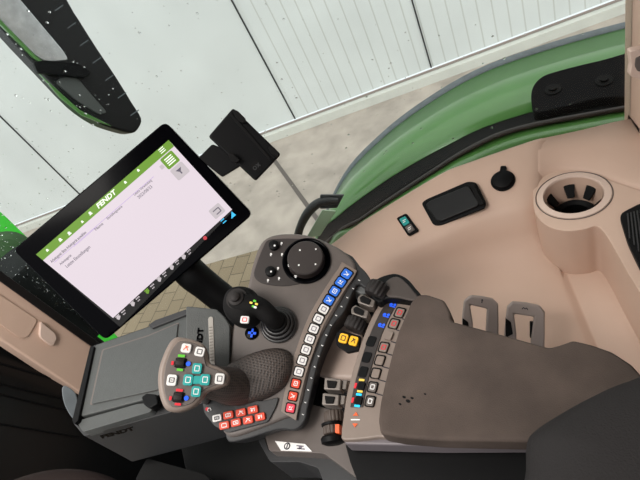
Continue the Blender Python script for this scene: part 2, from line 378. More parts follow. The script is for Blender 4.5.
for k in range(7):
    x, y = 55 + k * 12.6, 10 + k * 17.5; vv, ff = prism_v([plm.pt(a, b_, .003) for a, b_ in ((x, y), (x + 8, y - 5.5), (x + 8.5, y - 4.6), (x + .5, y + .9))], plm.n, .003)
    mk('housing_tick', vv, ff, 'grey_edge', mir)  # pale ticks across the black housing

# ------------------------------------------------------------ exhaust outside the windscreen corner
xc = at(52, 296, 1.5); ex = root('exhaust_stack', (xc.x, xc.y, 1.2), 'black perforated exhaust stack outside the front corner post', 'exhaust')
ztop = ony(12, 262, xc.y).z
zb = ony(90, 322, xc.y).z
lathe('heat_shield', (xc.x, xc.y, zb), (0, 0, 1), [(.085, 0), (.10, .01), (.10, ztop - zb - .02), (.085, ztop - zb)], 'perforated', ex, n=48)
lathe('lower_pipe', (xc.x - .02, xc.y + .05, 1.2), (0, 0, 1), [(.03, 0), (.03, zb - 1.2 + .02)], 'liner', ex, n=24)
tag(lathe('round_lamp_housing', at(8, 256, 1.7), tocam(8, 256), [(.075, -.05), (.075, .02), (.05, .05), (.01, .055)], 'dull_green', n=32), 'dull green rounded cover outside beside the exhaust stack', 'cover')

# ------------------------------------------------------------ side window
YG = [(.80, -.30), (.805, .0), (.80, .28), (.77, .55), (.72, .75), (.64, .93), (.585, 1.03)]
yg = cat_(YG, 5, False)
S(loft('window_1', [[Vector((x, y, z)) for x, y in yg] for z in (2.06, 2.6, 3.6)], 'glass', solid=.004))
# rain drops on the outer face
V = []; F = []
def drop(c, nrm, r):
    u = nrm.orthogonal().normalized(); w = nrm.cross(u); b0 = len(V)
    for rr_, h in ((1, 0), (.7, .45)):
        for i in range(7): a = i * 2 * math.pi / 7; V.append(c + (u * math.cos(a) + w * math.sin(a)) * r * rr_ + nrm * r * h)
    V.append(c + nrm * r * .6)
    for i in range(7): F.append([b0 + i, b0 + (i + 1) % 7, b0 + 7 + (i + 1) % 7, b0 + 7 + i]); F.append([b0 + 7 + i, b0 + 7 + (i + 1) % 7, b0 + 14])
for k in range(1500):
    t_ = (random.random() ** .6 if k % 3 else random.uniform(.8, 1)) * (len(yg) - 2); i = int(t_); fr_ = t_ - i; a, c = yg[i], yg[i + 1]
    tv = Vector((c[0] - a[0], c[1] - a[1], 0)).normalized(); nr = Vector((tv.y, -tv.x, 0))
    nr = nr if nr.x > 0 else -nr
    drop(Vector((a[0] + (c[0] - a[0]) * fr_, a[1] + (c[1] - a[1]) * fr_, random.uniform(2.33, 3.0))) + nr * .003, nr, random.choice((.0008, .001, .0012, .0016, .0022)))
tag(mk('raindrops', V, F, 'droplet', smooth=180), 'scattered raindrops on the outside of the side window', 'raindrops', kind='stuff')

# ------------------------------------------------------------ front corner post, lower front
plp = Pl(ony(45, 340, .98), (-.25, -1, .05))
S(prism('trim_6', [(-60, 235), (90, 344), (140, 380), (130, 425), (77, 391), (-60, 300)], plp, 0, .05, 'beige', bevel=.006))
S(prism('trim_7', [(-60, 226), (100, 343), (100, 352), (-60, 238)], plp, .004, .05, 'sheen_black', bevel=.002))
rp_ = prism('post_recess', rnd([(-40, 268), (38, 320), (28, 337), (20, 338), (-40, 296)], 4), plp, .003, .004, 'beige', bevel=.001); tag(rp_, kind='structure')
tag(prism('grab_recess_cover', rnd([(41, 321), (45, 325), (55, 333), (57, 338), (53, 347), (40, 337)], 4), plp, .008, .01, 'beige_light', bevel=.003), 'small raised beige cover on the front corner post', 'cover')
plf = Pl(ony(30, 400, 1.0), (.05, -1, .25))
S(prism('wall_front', [(-80, 230), (90, 350), (140, 420), (330, 520), (330, 620), (-80, 620)], plf, -.03, .05, 'black_dash', bevel=.004))
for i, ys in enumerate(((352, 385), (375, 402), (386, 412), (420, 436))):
    S(prism('trim_%d' % (8 + i), [(-60, ys[0] - 8), (80, ys[1]), (80, ys[1] + 1.5), (-60, ys[0] - 6)], plf, -.026, .006, 'black', bevel=.001))  # thin strips shaped as the reflection streaks on the glossy front
S(boxw('unseen_ceiling', (-.85, -1.0, 3.45), (.86, .3, 3.5), 'lining'))  # unseen roof, added to cut sky reflections, kept short to let light in
S(boxw('trim_14', (-.85, 1.02, 3.42), (.6, 1.1, 3.5), 'lining'))
S(boxw('unseen_wall_rear', (-.85, -1.05, 1.6), (.86, -1.0, 3.45), 'lining_dark'))  # unseen, added to keep sky reflections off the dark parts
S(boxw('unseen_wall_left', (-.9, -1.0, 1.6), (-.85, 1.05, 2.55), 'lining_dark'))  # unseen, added to hold back sky light from the left
S(boxw('floor', (-.9, -.8, 1.55), (.78, 1.1, 1.6), 'black_soft'))
S(boxw('wall_right', (.74, -.9, 1.6), (.79, 1.0, 2.02), 'black_soft'))
# pale curved handle beside the box
tag(prism('corner_bracket', cat_([(62, 389), (66, 386), (76, 394), (78, 410), (75, 419), (70, 415), (64, 403)], 4), Pl(at(70, 400, .98), tocam(70, 400)), 0, .02, 'grey_edge', bevel=.003), 'small pale grey curved bracket beside the storage box', 'bracket')

# ------------------------------------------------------------ beige side console
con = root('side_console', (.7, .05, 2.0), 'pinkish beige moulded side console under the window', 'console')
sill = [(290, 272), (331, 246), (355, 228), (380, 212), (440, 176), (469, 164), (530, 143), (546, 139), (566, 134.4), (590, 129), (624, 121), (700, 109), (780, 98)]
fold = [(290, 310), (331, 290), (356, 275), (390, 257), (441, 235), (480, 218), (530, 206), (546, 203), (566, 201), (590, 201), (620, 205), (700, 215), (780, 225)]
sp_ = cat_([tuple(onx(*p, .80)) for p in sill], 4, False); sp_ = [Vector(p) for p in sp_]
ZF = [2.10, 2.15, 2.175, 2.20, 2.222, 2.232, 2.238, 2.2, 2.12, 2.10, 2.10, 2.10, 2.10]
fo3 = [onz(p[0], p[1], z) for p, z in zip(fold, ZF)]
fo_ = [Vector(p) for p in cat_([tuple(p) for p in fo3], 4, False)]
out_ = [p + Vector((.012, 0, -.01)) for p in sp_]; out2 = [p + Vector((.012, 0, -.16)) for p in sp_]
n_ = len(fo_)
cx_, cz_ = Vector((-1, 0, 0)), 2.135
low = []; low1 = []; low2 = []; low3 = []; low4 = []
for ii, p in enumerate(fo_):
    if ii > 26:
        low1.append(p + Vector((-.002, 0, -.001))); low.append(Vector((p.x - .01, p.y, min(p.z, 2.12)))); low2.append(Vector((p.x - .02, p.y, 2.12))); low3.append(Vector((p.x - .03, p.y, 2.132))); low4.append(Vector((.10, p.y, 2.115))); continue
    z0 = min(2.135, p.z - .04)
    low1.append(p + Vector((-.007, 0, -.007))); low.append(Vector((p.x - .018, p.y, p.z * .6 + z0 * .4))); low2.append(Vector((p.x - .045, p.y, z0 + .014)))
    low3.append(Vector((p.x - .12, p.y, z0))); low4.append(Vector((.10, p.y * 1, z0 - .02)))
bulge = [a.lerp(c, .5) + Vector((0, 0, .004)) for a, c in zip(sp_, fo_)]
edge0 = [a.lerp(c, .06) + Vector((0, 0, .004)) for a, c in zip(sp_, fo_)]
loft('shell', [out2, out_, sp_, edge0, bulge, [a.lerp(c, .94) + Vector((0, 0, .001)) for a, c in zip(sp_, fo_)], low1, low, low2, low3, low4], 'beige', con, solid=.006, smooth=180)
bt = [Vector(p) for p in cat_([tuple(onz(x, y, z)) for x, y, z in ((532, 175, 2.262), (546, 170.5, 2.256), (566, 168.5, 2.25), (592, 172, 2.247), (622, 183, 2.246), (700, 203, 2.246), (780, 220, 2.246))], 4, False)]
bs = [Vector(p) + Vector((-.0015, 0, .0015)) for p in cat_([tuple(onx(x, y, .80)) for x, y in ((531, 143), (546, 139), (566, 134.4), (592, 128.6), (624, 121), (700, 109), (780, 98))], 4, False)]
bs[0] += Vector((.006, 0, -.006)); bt[0] += Vector((.006, 0, -.008)); bs[1] += Vector((.003, 0, -.003)); bt[1] += Vector((.003, 0, -.003))
loft('rear_slope', [bs, [a.lerp(c, .5) + Vector((0, 0, .003)) for a, c in zip(bs, bt)], [a.lerp(c, .95) + Vector((0, 0, .002)) for a, c in zip(bs, bt)], bt, [p + Vector((-.008, 0, -.012)) for p in bt], [p + Vector((-.009, 0, -.06)) for p in bt]], 'beige', con, solid=.004, smooth=180)
# cup holder column and rear ridge
plc = Pl((0, 0, 2.25), (0, 0, 1))
col = [(533, 176), (536, 172), (560, 169), (585, 172), (612, 181), (660, 196), (760, 220), (760, 420), (660, 330), (640, 293), (628, 273), (615, 250), (606, 235), (597, 226), (585, 229), (568, 231), (552, 228), (541, 221), (535, 212), (533, 200)]
plat = prism('cup_platform', cat_(col, 4), plc, 0, .17, 'beige', con, bevel=.007, segs=4)
cc = plc.pt(573, 195); e1 = plc.pt(612, 195) - cc
# cup holder: rim ring and dark well with grip tabs
R0 = .0605
tube('rim_groove', [cc + Vector((math.cos(a) * R0, math.sin(a) * R0, .0005)) for a in [i * math.pi / 12 for i in range(25)]], .0009, 'taupe', plat, n=6, sub=2)
ch = lathe('cup_holder', cc, (0, 0, 1), [(R0 - .002, -.001), (R0 - .002, .0015), (R0 - .012, .003), (R0 - .0135, .001), (R0 - .016, -.03), (R0 - .017, -.0301)], 'beige_light', plat, n=64)
me = ch.data
import bmesh
def open_caps(o):
    bm = bmesh.new(); bm.from_mesh(o.data); bmesh.ops.delete(bm, geom=[f for f in bm.faces if len(f.verts) > 6], context='FACES_ONLY'); bm.to_mesh(o.data); bm.free()
open_caps(ch)
# cut the well through the platform
cut = bpy.data.meshes.new('cut'); 
bm = bmesh.new(); bmesh.ops.create_cone(bm, cap_ends=True, segments=64, radius1=R0 - .0135, radius2=R0 - .0135, depth=.2); bm.to_mesh(cut); bm.free()
co_ = bpy.data.objects.new('cut', cut); COL.objects.link(co_); co_.location = cc + Vector((0, 0, .02)); 
bo = plat.modifiers.new('well', 'BOOLEAN'); bo.object = co_; bo.operation = 'DIFFERENCE'; bo.solver = 'EXACT'
bpy.context.view_layer.update(); dg = bpy.context.evaluated_depsgraph_get(); nm = bpy.data.meshes.new_from_object(plat.evaluated_get(dg)); plat.modifiers.clear(); plat.data = nm; bpy.data.objects.remove(co_)
RW = R0 - .0145
wl = lathe('well_wall', cc, (0, 0, 1), [(RW, 0), (RW - .006, -.075)], 'beige', plat, n=48); open_caps(wl)
lathe('well_floor', cc, (0, 0, 1), [(RW - .004, -.08), (RW - .004, -.055), (RW - .012, -.045), (RW - .02, -.05), (RW - .02, -.076)], 'black', plat, n=48)
for px, py in ((548, 199), (569, 187), (592, 189), (598, 204)):
    q = plc.pt(px, py, -.022) - cc; a = math.atan2(q.y, q.x); rd = Vector((math.cos(a), math.sin(a), 0)); tn = Vector((-rd.y, rd.x, 0)); c0 = cc + rd * (RW - .001)
    T = [c0 + tn * .010 + Vector((0, 0, -.014)), c0 - tn * .010 + Vector((0, 0, -.014)), c0 - tn * .006 - rd * .017 + Vector((0, 0, -.034)), c0 + tn * .006 - rd * .017 + Vector((0, 0, -.034))]
    vv, ff = prism_v(T, Vector((-rd.x, -rd.y, 1)).normalized(), .006); mk('grip_tab', vv, ff, 'black', plat, bevel=.001)
# rear speaker grille
plv = Pl((0, 0, 2.253), (0, 0, 1))
gr = prism('speaker_frame', rnd([(619, 214), (640, 203), (690, 195), (690, 340), (640, 268), (628, 243)], 6), plv, .004, .008, 'black', con, bevel=.003)
V = []; F = []
for k in range(12):
    a, c = (627 + k * 3.2, 213 - k * .9 + k * 0), (629 + k * 4.6, 238 + k * 6.5)
    vv, ff = prism_v([plv.pt(a[0], a[1], .006), plv.pt(a[0] + 1.3, a[1], .006), plv.pt(c[0] + 1.3, c[1], .006), plv.pt(c[0], c[1], .006)], plv.n, .003); bb = len(V); V += vv; F += [[i + bb for i in q] for q in ff]
mk('speaker_mesh', V, F, 'grey_dark', gr)
# items on the sloping band: local plane from the loft
def band(px, py):
    d = ray(px, py); best = None
    i = min(range(n_), key=lambda i: (lambda p: abs(p[0] - px))(scr((sp_[i] + fo_[i]) / 2)))
    a, c = sp_[i], fo_[i]; t2 = sp_[min(i + 2, n_ - 1)] - sp_[max(i - 2, 0)]
    n = (c - a).cross(t2).normalized(); n = n if n.z > 0 else -n
    return Pl((a + c) / 2 + Vector((0, 0, .004)) + n * .004, n)
def scr(p):
    v = p - EYE; c = r_ * 0
    x, y, z = v.dot(r_), v.dot(d_), v.dot(f_); return (320 + FPX * x / z, 240 + FPX * y / z)
b1 = band(407, 224)
sw = prism('switch_bezel', rnd([(396, 218), (406, 213), (418, 230), (408, 236)], 2), b1, .003, .006, 'black', con, bevel=.001)
for q in ([(399, 219), (405, 216), (409.5, 222.5), (403.5, 226)], [(404.5, 227), (410.5, 223.5), (414.5, 229.5), (408.5, 233)]):
    prism('rocker_switch', rnd(q, 1), b1, .006, .005, 'grey_btn' if q[0][0] > 400 else 'teal_btn', sw, bevel=.0008)
    cxq = sum(p[0] for p in q) / 4; cyq = sum(p[1] for p in q) / 4
    multi('switch_symbol', b1, cxq, cyq, 5, -3, [bar(-1.8, 1, 1.8, 1, .8), bar(-1.8, -1, 1, -1, .8)], .0065, 'white_ink', sw)
b2 = band(453, 203)
tr_ = prism('tray_frame', rnd([(421, 203), (426, 199), (468, 181), (476, 182), (486, 203), (484, 208), (440, 225), (433, 225)], 4), b2, .003, .006, 'black', con, bevel=.002)
prism('tray_lid', rnd([(425, 205), (429, 201), (466, 186), (470, 187), (479, 203), (477, 206), (441, 221), (436, 220)], 3), b2, .008, .006, 'sheen_black', tr_, bevel=.002)
prism('lid_catch', rnd([(468, 184), (474, 184), (484, 204), (479, 205), (472, 190)], 1.5), b2, .010, .006, 'black_soft', tr_, bevel=.0015)
b3 = band(503, 181)
so = b3.pt(503, 181)
sk = lathe('power_socket', so, b3.n, [(.021, -.004), (.0225, .002), (.021, .004), (.0185, .004), (.0185, .009), (.017, .010)], 'black', con, n=40)
plate('socket_tab', b3, 503, 169, 1, 0, 6, 8, .008, .006, 'black', sk)
# beige rear post by the window
pst = root('rear_post', (.77, -.45, 2.2), 'beige cab post at the right edge of the window', 'post')
yl = onx(624, 60, .83).y
boxw('post_body', (.755, yl - .35, 2.20), (.83, yl, 3.6), 'beige', pst, bevel=.004)
plk = Pl((.755, 0, 2.5), (-1, 0, 0))
hk = prism('bottle_clip', rnd([(630, 52), (636, 50), (660, 46), (660, 82), (640, 80), (630, 76), (632, 66)], 2), plk, .012, .014, 'beige_light', pst, bevel=.003)
prism('clip_slot', rnd([(636, 58), (660, 50), (660, 68), (638, 72), (635, 66)], 2), plk, .014, .004, 'grey_btn', hk, bevel=.001)
boxw('post_foot', (.70, yl - .4, 2.22), (.83, yl + .0, onx(630, 124, .755).z), 'beige', pst, bevel=.02, segs=4)

# ------------------------------------------------------------ terminal (touch screen)
D_, A_, B_, C_ = [Vector(p) for p in ((.465, .676, 2.634), (.629, .414, 2.666), (.551, .337, 2.501), (.387, .598, 2.468))]
nT = -((A_ - D_).cross(C_ - D_)).normalized()
if nT.dot(EYE - D_) < 0: nT = -nT
T = Pl((D_ + A_ + B_ + C_) / 4, nT)
ter = root('touch_terminal', T.pt(190, 262, -.05), 'large black touch screen terminal with a lit white and green display', 'screen')
bd = prism('terminal_body', rnd([(12, 250), (165, 121), (253, 214), (105, 341)], 7), T, 0, .028, 'black_gloss', ter, bevel=.003)
sc_ = prism('display', [(36, 254.5), (168.5, 140), (233, 211), (120, 327)], T, .0006, .001, 'screen_black', ter, bevel=0)
prism('display_page', [(36, 254.5), (168.5, 140), (232, 209.5), (113, 318)], T, .001, .001, 'screen_white', sc_, bevel=0)
prism('title_bar', [(36, 254.5), (168.5, 140), (174, 146.2), (43, 260.3)], T, .0014, .001, 'screen_green', sc_, bevel=0)
dx, dy = 132.5, -114.5
txt('title_lettering', 'FENDT', T, 106, 199.5, dx, dy, 4.8, .0018, 'screen_bright', sc_, bold=.03, shear=.2, sx=1.15)
for px, py, s in ((47, 251, 2.2), (60, 240.5, 3), (69, 234, 3), (82, 222.5, 2), (90, 214, 3), (125, 183, 2.2), (138, 171, 2.2)):
    multi('title_icon', T, px, py - 1, dx, dy, [disc(s * .5, 8), bar(-s * .6, -s * .5, s * .6, -s * .5, .8)], .0018, 'screen_bright', sc_)
multi('title_icon', T, 162, 150, dx, dy, [bar(-3, 2, 3, 2, .8), bar(-3, 0, 3, 0, .8), bar(-3, -2, 3, -2, .8)], .0018, 'screen_bright', sc_)
def onT(name, px, py, w, h, m, ht=.0018): return plate(name, T, px, py, dx, dy, w, h, ht, .0008, m, sc_, r=.12, bevel=0)
onT('menu_button', 170, 160, 15, 13, 'screen_green')
multi('menu_lines', T, 170, 160, dx, dy, [bar(-4.5, q, 4.5, q, 1.1) for q in (-3.3, -1.1, 1.1, 3.3)], .0022, 'screen_bright', sc_)
onT('filter_button', 180, 171, 15, 13, 'screen_grey')
multi('filter_symbol', T, 180, 171, dx, dy, [[(-3.4, 2.6), (-.7, -.4), (-.7, -3), (.7, -3), (.7, -.4), (3.4, 2.6)]], .0022, 'screen_ink', sc_)
onT('back_button', 217, 211, 13, 11, 'screen_grey')
multi('back_symbol', T, 217, 211, dx, dy, [bar(-3.5, 2, 3.5, 2, 1), bar(3.2, 2, 3.2, -2.4, 1), bar(-2.5, -2.4, 3.5, -2.4, 1)], .0022, 'screen_ink', sc_)
T2 = lambda s, px, py, size, m='screen_ink', al='LEFT', sx=1: txt('display_text', s, T, px, py, dx, dy, size, .0019, m, sc_, align=al, sx=sx)
T2('Arbeitsgerät: Bitte Arbeitsgerät auswählen', 51, 262, 3.1, 'screen_ink', sx=.62); T2('Arbeitsgerät', 60, 264.5, 2.6, 'screen_ink', sx=.8)
T2('Letzte Einstellungen', 66, 267, 3.5, 'screen_ink', sx=.8); T2('Name', 95, 230, 3); T2('Einstellungsname', 107, 219, 2.6, sx=.8)
T2('Letzte Verwendung', 134, 195, 2.6, sx=.8); T2('2023/08/23', 138, 198, 3.2, 'screen_ink', sx=.9)
multi('divider', T, 108, 216, dx, dy, [bar(-70, 0, 60, 0, .35)], .0019, 'screen_line', sc_)
multi('divider', T, 100, 218.5, dx, dy, [bar(-38, -4, -8, -4, .3)], .0019, 'screen_line', sc_)
onT('search_button', 162, 167, 4, 4, 'screen_grey')
for px, py, m in ((120.5, 316, 'screen_grey'), (135, 302.5, 'screen_grey'), (149.5, 290, 'screen_green'), (161.5, 278, 'screen_grey'), (174, 266, 'screen_grey'), (186, 255.5, 'screen_grey')):
    multi('status_icon', T, px, py, dx, dy, [[(x * .5 + (-2.4), y * .5) for x, y in disc(4.5, 10)][:8], bar(-4.8, 2.4, 0, 2.4, .8)], .0019, m, sc_)
    multi('status_value', T, px + 1.8, py - 1.5, dx, dy, [bar(.5 + k * 1.6, 1.8, 1.6 + k * 1.6, 1.8, 1.4) for k in range(3)] + [bar(.5 + k * 1.6, -.8, 1.6 + k * 1.6, -.8, 1) for k in range(2)], .0019, 'screen_grey', sc_)
multi('status_icon', T, 205, 238, dx, dy, [disc(2, 8)], .0019, 'screen_red', sc_)
multi('status_icon', T, 223.5, 221, dx, dy, [bar(-2.4, 1.6, 2, 1.6, 1), bar(-2, -1.4, 2.4, -1.4, 1)], .0019, 'screen_cyan', sc_)
multi('status_icon', T, 232, 215, dx, dy, [[(-3, -2.5), (3, -2.5), (2, 3)]], .0022, 'screen_cyan', sc_)
# terminal arm down to the armrest
tube('support_arm', [T.pt(165, 240, -.03), T.pt(188, 270, -.035), T.pt(208, 287, -.045), T.pt(238, 312, -.05), T.pt(262, 340, -.06)], [.022, .027, .026, .026, .024], 'black', ter, n=24)
# phone holder
ph = root('phone_holder', T.pt(225, 150, -.012), 'empty black phone holder beside the screen, tilted', 'phone holder')
hb = prism('holder_back', rnd([(208, 136.5), (233, 107.5), (281, 154), (255.5, 181)], 3), T, .012, .014, 'black', ph, bevel=.003)
prism('mount_arm', rnd([(198, 158), (212, 144), (246, 156), (240, 166), (222, 177)], 2), T, -.0021, .010, 'black', ph, bevel=.002)
prism('ridge', [(229, 114.5), (231, 112), (272, 159), (269.5, 160.5)], T, .0145, .004, 'black_soft', hb, bevel=.001)
for q in ([(233, 109), (238, 111), (246, 119), (244, 123), (239, 121), (234, 115)], [(268, 146), (274, 147), (279, 153), (277, 157), (271, 153)], [(227, 153), (232, 153), (240, 160), (236, 163), (231, 161)]):
    prism('clamp', rnd(q, 1.5), T, .024, .014, 'black_soft', ph, bevel=.0015)
multi('embossed_mark', T, 256, 166, dx, dy, [[(p[0], p[1]) for p in disc(5.4, 14)]], .0128, 'black_soft', hb)
txt('embossed_lettering', 'ox', T, 256, 166, dx, dy, 6, .0134, 'grey_dark', hb)

# ------------------------------------------------------------ storage box
lid = Pl((0, 0, 2.42), (.0, -.12, 1))
bx = root('storage_box', lid.pt(130, 400, -.2), 'grey storage box with a flat lid below the screen', 'box')
UP = Vector((0, 0, 1))
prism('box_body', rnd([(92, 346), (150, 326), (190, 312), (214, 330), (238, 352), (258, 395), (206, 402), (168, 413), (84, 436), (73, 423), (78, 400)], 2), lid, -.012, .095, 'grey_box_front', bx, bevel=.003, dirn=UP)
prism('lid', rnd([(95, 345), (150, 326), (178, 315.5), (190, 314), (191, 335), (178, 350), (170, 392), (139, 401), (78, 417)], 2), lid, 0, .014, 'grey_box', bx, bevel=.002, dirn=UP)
prism('lid_groove', rnd([(102, 349.3), (148, 335), (179, 322), (177, 340.5), (160.6, 389.8), (89.6, 405)], 2), lid, .0006, .002, 'grey_btn', bx, bevel=.0004)
lp = prism('lid_panel', rnd([(103, 350), (148, 336), (178, 323), (176, 340), (160, 389), (91, 404)], 2), lid, .0025, .003, 'grey_box', bx, bevel=.001)
prism('box_rim', rnd([(76, 421), (137, 404), (146, 403), (153, 408), (150, 412), (83, 432)], 2), lid, -.002, .014, 'grey_box', bx, bevel=.002, dirn=UP)
prism('edge_strip', rnd([(90, 346), (94, 346), (78, 420), (74, 424), (72, 420)], 1), lid, .004, .02, 'black', bx, bevel=.001, dirn=UP)
prism('hinge', [(148, 325), (155, 320), (186, 309), (190, 313), (152, 328)], lid, .004, .012, 'grey_dark', bx, bevel=.001)
prism('latch', rnd([(141, 397), (146, 393), (156, 394), (158, 403), (150, 408), (143, 404)], 2), lid, .006, .012, 'black', bx, bevel=.002)
A0 = lid.pt(84, 436, -.012); A1 = lid.pt(168, 413, -.012); nf = (A1 - A0).cross(UP).normalized()
if nf.dot(EYE - A0) < 0: nf = -nf
side = Pl(A0 + nf * .001, nf)
txt('box_lettering', 'FENDT', side, 117, 433, 84, -23, 5.6, .005, 'black_gloss', bx, bold=.05, shear=.1, sx=1.45)

# slotted bracket panel behind the joystick
bp1 = Pl(at(208, 340, .645), tocam(208, 340) + Vector((0, 0, .5)))
bk = root('slotted_bracket', bp1.pt(215, 365, -.03), 'grey bracket panel with a pale ribbed slot behind the joystick', 'bracket')
prism('panel', rnd([(186, 306), (216, 309), (224, 316), (230, 325), (230, 368), (200, 372), (186, 345)], 2), bp1, 0, .02, 'grey_box', bk, bevel=.002)
plate('slot', bp1, 211.5, 341, .04, 1, 50, 5, .001, .003, 'slot_grey', bk, r=.5)
multi('slot_ribs', bp1, 211.5, 345, .04, 1, [bar(q, -1.8, q, 1.8, .6) for q in range(-18, 18, 3)], .0016, 'grey_btn', bk)
txt('bracket_lettering', 'FENDT', bp1, 199.5, 342, .1, -1, 5.5, .001, 'black_gloss', bk, bold=.05, sx=1.2)

# ------------------------------------------------------------ front control module of the armrest
N1 = (tocam(280, 330) * .6 + UP * .4).normalized()
M = Pl(at(290, 340, .625), N1)
fm = root('control_console', M.pt(290, 400, -.09), 'taupe armrest control console with dial, curved button row and red keypad', 'control console')
hous = [(247, 288), (251, 269), (257, 250), (263, 240), (272, 235), (286, 233), (304, 234), (321, 239), (338, 247), (350, 256), (356, 266), (354, 277), (344, 295), (334, 313), (325, 329), (318, 343), (312, 360), (307, 380), (302, 402), (296, 414), (282, 420), (262, 428), (236, 437), (226, 435), (219, 425), (212, 408), (222, 380), (229, 352), (231, 332), (238, 311)]
prism('housing', cat_(hous, 3), M, 0, .05, 'taupe', fm, bevel=.005, segs=4)
base = [(300, 250), (345, 252), (360, 266), (366, 272), (371, 281), (366, 288), (357, 285), (345, 311), (335, 323), (328, 337), (322, 352), (317, 368), (312, 390), (308, 408), (305, 421), (295, 430), (277, 430), (240, 441), (226, 438), (230, 400), (280, 330)]
prism('side_skirt', cat_(base, 3), M, -.004, .06, 'grey_dark', fm, bevel=.004, segs=3)
prism('end_cover', cat_([(353, 274), (360, 271), (368, 277), (371, 286), (365, 294), (355, 291), (350, 283)], 4), M, -.012, .04, 'grey_side', fm, bevel=.003)
dp = prism('dial_panel', cat_([(254, 276), (256, 265), (263, 247), (268, 240), (280, 238.5), (297, 238.5), (317, 240.5), (327, 248), (330, 259), (326, 270), (315, 278), (300, 283.5), (282, 286), (262, 283)], 3), M, .0015, .003, 'brown_black', fm, bevel=.001)
kpx = M.axes(307, 261, 1, 0)[3]
ring = lathe('dial_ring', M.pt(306.5, 261), N1, [(24 * kpx, 0), (24 * kpx, .003), (22.5 * kpx, .004), (19 * kpx, .002), (18 * kpx, 0)], 'black_gloss', fm, n=64)
dl = lathe('dial', M.pt(306.8, 261.5), N1, [(18.6 * kpx, 0), (18 * kpx, .004), (17.6 * kpx, .0145), (16.6 * kpx, .0158)], 'brown_black', fm, n=64)
multi('dial_dots', M.up(.0158), 309.3, 257.5, 1, 0, [disc(.9, 8, x, y) for x, y in ((-10, 8), (6, 9), (-10, -8), (6.5, -7))], .0004, 'white_ink', dl)
multi('ring_symbols', M, 290.5, 254.5, 1, .1, [rrect(2.4, 2, .5, 2)], .0045, 'white_ink', ring)
for px, py in ((289, 265.5), (295.5, 276.5), (296.5, 246.5)): multi('ring_symbols', M, px, py, 1, .1, [bar(-1.3, .6, 1.3, .6, 1), bar(-.6, -.8, 1, -.8, .8)], .0045, 'white_ink', ring)
for px, py in ((274.5, 246.5), (271, 272.5)):
    kn = lathe('small_knob', M.pt(px, py), N1, [(5.4 * kpx, 0), (5 * kpx, .007), (3.6 * kpx, .0082)], 'black', fm, n=32)
    multi('knob_dot', M.up(.0084), px + 0, py - 1, 1, 0, [disc(1, 8)], .0003, 'white_ink', kn)
for px, py in ((281.5, 243), (282, 254), (271, 254), (278, 268), (279, 278), (268, 280)): multi('panel_symbol', M, px, py, 1, .2, [disc(1.1, 6), bar(-.4, -1.7, .8, -1.7, .7)], .002, 'white_ink', dp)
# curved row of keys
strip = [((346.6, 273.7), 'blue_btn'), ((340.6, 282), 'blue_btn'), ((334.7, 291), 'blue_btn'), ((329, 300), 'blue_btn'), ((323.7, 309), 'white_btn'), ((318.3, 318.6), 'white_btn'), ((313.8, 328.6), 'white_btn'),
         ((309.7, 339), 'white_btn'), ((306, 349.6), 'white_btn'), ((302.2, 360.3), 'white_btn'), ((298.8, 371.5), 'white_btn'), ((295.7, 383.5), 'red_btn'), ((292.8, 396), 'red_btn'), ((290.4, 408), 'pink_btn')]
sc2 = [p for p, _ in strip]
lft = [(x - 9 * .9, y - 5.5) for x, y in [(350, 267)] + sc2 + [(289, 417)]]; rgt = [(x + 7.2, y + 3.6) for x, y in [(350, 267)] + sc2 + [(289, 417)]]
prism('key_channel', lft + rgt[::-1], M, .0006, .003, 'taupe_light', fm, bevel=.0008)
def key(pl, x, y, dx_, dy_, w, h, m, parent, ht=.003, frame=True, sym='ink', k=0, r=.2):
    if frame: plate('key_frame', pl, x, y, dx_, dy_, w + 2.2, h + 2.2, ht * .45, .003, 'black', parent, r=.18, bevel=0)
    b_ = plate('key', pl, x, y, dx_, dy_, w, h, ht, .004, m, parent, r=r, bevel=.0006)
    a = w * .24; b4 = h * .24; q = .7
    box4 = lambda a, b4: [bar(-a, b4, a, b4, q), bar(-a, -b4, a, -b4, q), bar(-a, b4, -a, -b4, q), bar(a, b4, a, -b4, q)]
    S_ = [box4(a, b4 * .8) + [bar(-a * .4, 0, a * .4, 0, q)], [bar(-a, -b4, 0, b4 * .6, q), bar(0, b4 * .6, a, -b4, q), bar(-a * .6, b4, a * .9, b4 * .5, q)],
          [disc(w * .11, 8, -a * .4, -b4 * .4), bar(-a, b4 * .8, a, b4 * .2, q), bar(a * .7, b4, a * .7, -b4, q)], box4(a, b4)][k % 4]
    if sym: multi('key_symbol', pl, x, y, dx_, dy_, S_, ht + .0004, sym, b_)
    return b_
for i, ((x, y), m) in enumerate(strip):
    a = sc2[max(i - 1, 0)]; c = sc2[min(i + 1, len(sc2) - 1)]
    key(M, x, y, c[0] - a[0], c[1] - a[1], 8.6, 9.2, m, fm, sym={'blue_btn': 'white_ink', 'white_btn': 'ink_grey'}.get(m, 'white_ink'), k=(i * 7 + 1) % 3 if m != 'white_btn' else 3)
    multi('row_tick', M, x + 12.5, y + 6.5, 1, .5, [bar(-1, 0, 1, 0, .7)], -.0034, 'white_ink', fm)
